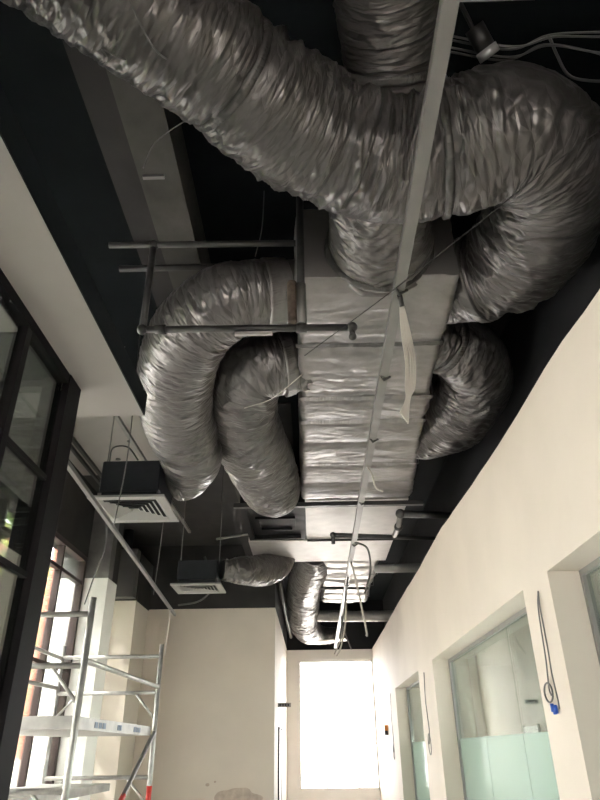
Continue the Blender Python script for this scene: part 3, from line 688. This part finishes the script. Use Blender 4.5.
# upper left
wire('thin grey wire looping from the big duct over the black bulkhead cheek', [(-.80, 1.65, 2.72), (-.80, 1.62, 2.55), (-.78, 1.5, 2.42), (-.72, 1.58, 2.47), (-.6, 1.6, 2.5)], .003, 'greywire')
wire('pair of thin wires slanting from the big duct to the small bracket', [(-.52, 1.95, 2.6), (-.72, 2.1, 2.62), (-.8, 2.2, 2.55)], .003, 'greywire')
tag(bar('bracket', (-.83, 2.3, 2.6), (-.72, 2.3, 2.6), .02, .015, M['steel']), 'small steel bracket on the black bulkhead cheek', 'bracket')
wire('single wire tied round the near end of the big curved duct', [(-.66, 1.12, 2.5), (-.63, 1.3, 2.42), (-.58, 1.5, 2.42), (-.53, 1.62, 2.5)], .004, 'greywire')
wire('thin wire hanging from the dark ceiling between beam and vertical pipe', [(-.28, 3.2, ZC), (-.29, 3.2, 3.1), (-.33, 3.2, 2.85)], .004, 'greywire')
# hanging near rail
wire('wire hanging from the ceiling past the slanting rail to the scaffold', [(-1.95, 5.9, 2.5), (-2.0, 5.95, 2.1), (-1.98, 6.0, 1.75), (-2.05, 6.0, 1.45), (-2.1, 6.0, 1.2)], .006, 'greywire')
wire('long thin wire hanging behind the slanting rail end', [(-1.83, 7.6, 3.4), (-1.83, 7.6, 2.4), (-1.86, 7.6, 1.62)], .006, 'greywire')
wire('white wire dangling below the end of the slanting rail', [(-1.69, 7.8, 1.48), (-1.70, 7.8, 1.2), (-1.71, 7.8, .98)], .006, 'whitewire')
wire('thin rod like wire hanging beside the unit over the rear air box', [(-1.05, 7.2, 3.4), (-1.06, 7.2, 2.6)], .005, 'wire')
# tangle at the far end of the channel
def px(x, y, z): return (x, y, z)
wire('dark wire hanging from the channel in front of the unit, bowed outward', [(.51, 7.3, 2.12), (.66, 7.35, 2.05), (.68, 7.4, 1.8), (.6, 7.4, 1.55)], .012, 'greywire')
wire('grey wire trailing from the channel beyond the unit, ending in a knot', [(.51, 8.2, 2.12), (.56, 8.2, 1.9), (.62, 8.3, 1.6), (.67, 8.3, 1.27), (.66, 8.3, 1.23)], .012, 'whitewire')
wire('straight grey wire falling from the channel near the far box duct', [(.51, 9, 2.12), (.46, 9, 1.8), (.40, 9, 1.5), (.36, 9, 1.3)], .012, 'greywire')
wire('pale wire crossing low under the channel near the end window', [(.52, 10, 2.12), (.5, 10, 1.7), (.42, 10, 1.35), (.34, 10, 1.2)], .012, 'whitewire')
wire('lowest dangling grey wire below the channel end', [(.53, 12, 2.12), (.56, 12, 1.9), (.68, 12, 1.55)], .012, 'greywire')
wire('lowest dangling pale wire crossing the grey one below the channel end', [(.53, 12.2, 2.12), (.52, 12.2, 1.8), (.38, 12.2, 1.5)], .012, 'whitewire')
# loops on the right wall
XW = 1.488
t = thing('wall_cable', 'pair of grey cables on the pier with a loop and blue connectors', 'cable')
tb('cable_strand', smoothpath([(XW, 4.30, .90), (XW-.01, 4.33, .78), (XW-.01, 4.36, .5), (XW-.01, 4.40, .33), (XW-.01, 4.38, .28)], 8), .005, M['greywire'], t, 6)
tb('cable_strand', smoothpath([(XW, 4.30, .90), (XW-.01, 4.29, .78), (XW-.01, 4.29, .55), (XW-.01, 4.30, .4), (XW-.01, 4.28, .25), (XW-.01, 4.28, .2)], 8), .005, M['greywire'], t, 6)
tb('cable_loop', [(XW-.012, 4.42+.075*math.cos(a), .30+.055*math.sin(a)) for a in [2*PI*k/24 for k in range(25)]], .006, M['greywire'], t, 6)
for y, z in ((4.40, .235), (4.37, .22), (4.345, .225)): tb('connector', [(XW-.012, y, z), (XW-.012, y-.005, z-.045)], .012, M['blue'], t, 8)
def wallwire(label, y, z, ln, loop=True, r=.006, x=XW):
    t = thing('wall_cable', label, 'cable')
    tb('cable_strand', smoothpath([(x, y, z), (x-.01, y+.03, z-ln*.4), (x-.01, y-.04, z-ln*.8), (x-.01, y+.05, z-ln)], 8), r, M['greywire'], t, 6)
    if loop: tb('cable_loop', [(x-.015, y+.1*math.cos(a), z-ln+.12*math.sin(a)) for a in [2*PI*k/20 for k in range(21)]], r, M['greywire'], t, 6)
wallwire('thin cable with a loop on the pier between the middle and far openings', 9.3, .9, .85)
wallwire('hanging cable on the cream wall beyond the farthest opening', 13.6, .95, 1.0, True)
wallwire('faint cable behind the near end of the middle glazing', 7.6, .9, .95, True, .006, 1.82)
wallwire('short curled cable behind the middle glazing, near its far top corner', 8.1, .95, .3, False, .008, 1.82)
t = thing('wall_socket', 'orange and black electrical fitting on the wall near the end window', 'fitting')
bx('orange_cap', 1.42, 1.5, 14.6, 14.8, .33, .43, M['orange'], t); bx('black_base', 1.43, 1.5, 14.65, 14.75, .25, .33, M['wire'], t)
t = thing('wall_sign', 'small grey sign sticking out from the cream block toward the end window', 'sign')
bx('sign_plate', -.67, -.43, 13.0, 13.02, .70, .77, M['acface'], t)
for k in range(4): bx('sign_marking', -.64+.05*k, -.61+.05*k, 12.992, 13.0, .715, .755, M['wire'], t)
t = thing('side_door', 'tall white door with dark edges in the side of the cream block', 'door')
bx('door_leaf', -.67, -.655, 13.2, 14.1, -1.5, .35, M['white'], t); bx('door_edge', -.67, -.645, 13.14, 13.2, -1.5, .38, M['greypaint'], t); bx('door_edge', -.67, -.645, 14.1, 14.15, -1.5, .38, M['acface'], t)

# ================================================================== SCAFFOLD
t = thing('scaffold_tower', 'aluminium scaffold tower with deck standing in front of the tall windows', 'scaffold')
xa, xb, ya, yb = -2.97, -1.8, 5.33, 8.0
def pole(nm, p, q, r=.025, m='alu'): return tb(nm, [p, q], r, M[m], t, 12)
for x in (xa, xb):
    for y in (ya, yb): pole('upright', (x, y, -1.5), (x, y, 1.12), .027)
for y in (ya, yb):
    for z in (.99, .6, -.24, -.85): pole('rung', (xa, y, z), (xb, y, z), .022)
    for s, x in ((1, xa), (-1, xb)):
        pole('corner_brace', (x, y, .32), (x+s*.26, y, .6), .014); pole('corner_brace', (x, y, -.5), (x+s*.26, y, -.24), .014)
for x in (xa, xb):
    pole('guard_rail', (x, ya, .64), (x, yb, .66), .022); 
pole('guard_rail', (xa, ya, 1.0), (xa, yb, .98), .02)
pole('diagonal_brace', (xb, yb-.02, .19), (xb, ya, -1.2), .022, 'steel')
pole('red_sleeve', (xb, 6.55, -.56), (xb, 6.95, -.355), .026, 'red')
pole('red_sleeve', (xb, yb, -.32), (xb, yb, -.6), .03, 'red')
d = bx('deck', xa+.03, xb-.03, ya+.03, yb-.03, .16, .25, M['deck'], t)
for y0_, y1_ in ((5.9, 6.25), (6.6, 6.75), (7.2, 7.5)):
    for k in range(3): bx('printed_mark', xb-.03, xb-.026, y0_+k*(y1_-y0_)/3, y0_+(k+.7)*(y1_-y0_)/3, .18, .225, M['ink'], d)
bx('lower_deck', xa+.03, xa+.75, ya+.03, yb-.03, -.36, -.29, M['deck'], t)
for x in (xa, xb):
    for y in (ya, yb): bm = bmesh.new(); tube(bm, [(x, y, -1.5), (x, y, -1.4)], .06, 14); link('foot', bm, M['steel'], t)
bm = bmesh.new(); ring = []
for k in range(40):
    a = 2*PI*k/40; q = 1+.35*noise.noise(Vector((math.cos(a)*1.6, math.sin(a)*1.6, 4)))
    ring.append((-1.28+.36*q*math.cos(a), -.66+.15*q*math.sin(a)))
A_ = [bm.verts.new((x, 11.899, z)) for x, z in ring]; B_ = [bm.verts.new((x, 11.893, z)) for x, z in ring]
bm.faces.new(B_[::-1])
for k in range(40): bm.faces.new((A_[k], A_[(k+1)%40], B_[(k+1)%40], B_[k]))
structure(link('wall_stain', bm, M['stain']))
for (x, z, q) in ((-1.74, -.47, .035), (-1.62, -.43, .022)):
    bm = bmesh.new(); bmesh.ops.create_uvsphere(bm, u_segments=10, v_segments=6, radius=q); bmesh.ops.scale(bm, vec=(1, .15, .7), verts=bm.verts); bmesh.ops.translate(bm, vec=(x, 11.897, z), verts=bm.verts); structure(link('wall_stain', bm, M['stain']))
# paint marks on the block
structure(bx('trim_1', -.672, -.668, 11.9, 17.3, -1.5, -1.4, M['white']))

settle()

# ================================================================== LIGHT
w = bpy.data.worlds.new('World'); bpy.context.scene.world = w; w.use_nodes = True
nt = w.node_tree; bg = nt.nodes['Background']; bg.inputs['Color'].default_value = (1, .985, .975, 1); bg.inputs['Strength'].default_value = 3.6
def area(name, loc, rot, sx, sy, energy=0, portal=False, col=(1, 1, 1)):
    l = bpy.data.lights.new(name, 'AREA'); l.shape = 'RECTANGLE'; l.size = sx; l.size_y = sy; l.energy = energy; l.color = col
    o = bpy.data.objects.new(name, l); C.objects.link(o); o.location = loc; o.rotation_euler = rot
    if portal: l.cycles.is_portal = True
    return o
area('window_portal', (-3.45, 5.95, .6+H), (0, -PI/2, 0), 3.7, 6.1, portal=True)
area('window_portal', (-3.45, -.5, .6+H), (0, -PI/2, 0), 3.7, 6.9, portal=True)
area('window_portal', (-3.8, 10.22, .6+H), (0, -PI/2, 0), 3.7, 1.4, portal=True)  # serves the added window behind the pilaster
area('window_portal', (.1, -4.25, -.1+H), (PI/2, 0, 0), 1.8, 2.4, portal=True)  # serves the added window behind the camera
area('window_portal', (.56, 17.45, .6+H), (-PI/2, 0, 0), 1.8, 2.8, portal=True)
for a, b in ((4.2, 8.6), (9.8, 12.8), (13.4, 16.6)):
    area('window_portal', (5.19, (a+b)/2, .4+H), (0, PI/2, 0), 2.6, b-a, portal=True)
s = bpy.data.lights.new('sun', 'SUN'); s.energy = 4.5; s.angle = .02; s.color = (1, .95, .88)
so = bpy.data.objects.new('sun', s); C.objects.link(so); so.rotation_euler = Vector((.58, .32, -.75)).to_track_quat('-Z', 'Y').to_euler(); so.location = (-10, 0, 14)

# ================================================================== CAMERA
cam = bpy.data.cameras.new('camera'); co = bpy.data.objects.new('camera', cam); C.objects.link(co)
cam.sensor_fit = 'VERTICAL'; cam.sensor_height = 36; cam.lens = 635/800*36; cam.clip_start = .05; cam.clip_end = 200
R = Matrix(((.99972414, -.0197314, -.01273996), (.02068326, .48260944, .87559142), (-.01112822, -.87561338, .48288442)))
# columns: image right, image down, forward  ->  Blender camera x, -y, -z
rm = Matrix((R.col[0], -R.col[1], -R.col[2])).transposed()
co.matrix_world = Matrix.Translation((0, 0, H)) @ rm.to_4x4()
sc_ = bpy.context.scene; sc_.camera = co
sc_.view_settings.view_transform = 'Standard'; sc_.view_settings.look = 'None'; sc_.view_settings.gamma = 1; sc_.view_settings.use_curve_mapping = False
sc_.view_settings.exposure = 3.0
sc_.cycles.max_bounces = 10; sc_.cycles.diffuse_bounces = 7; sc_.cycles.glossy_bounces = 4; sc_.cycles.transparent_max_bounces = 16
sc_.cycles.use_denoising = True
sc_.cycles.sample_clamp_indirect = 8
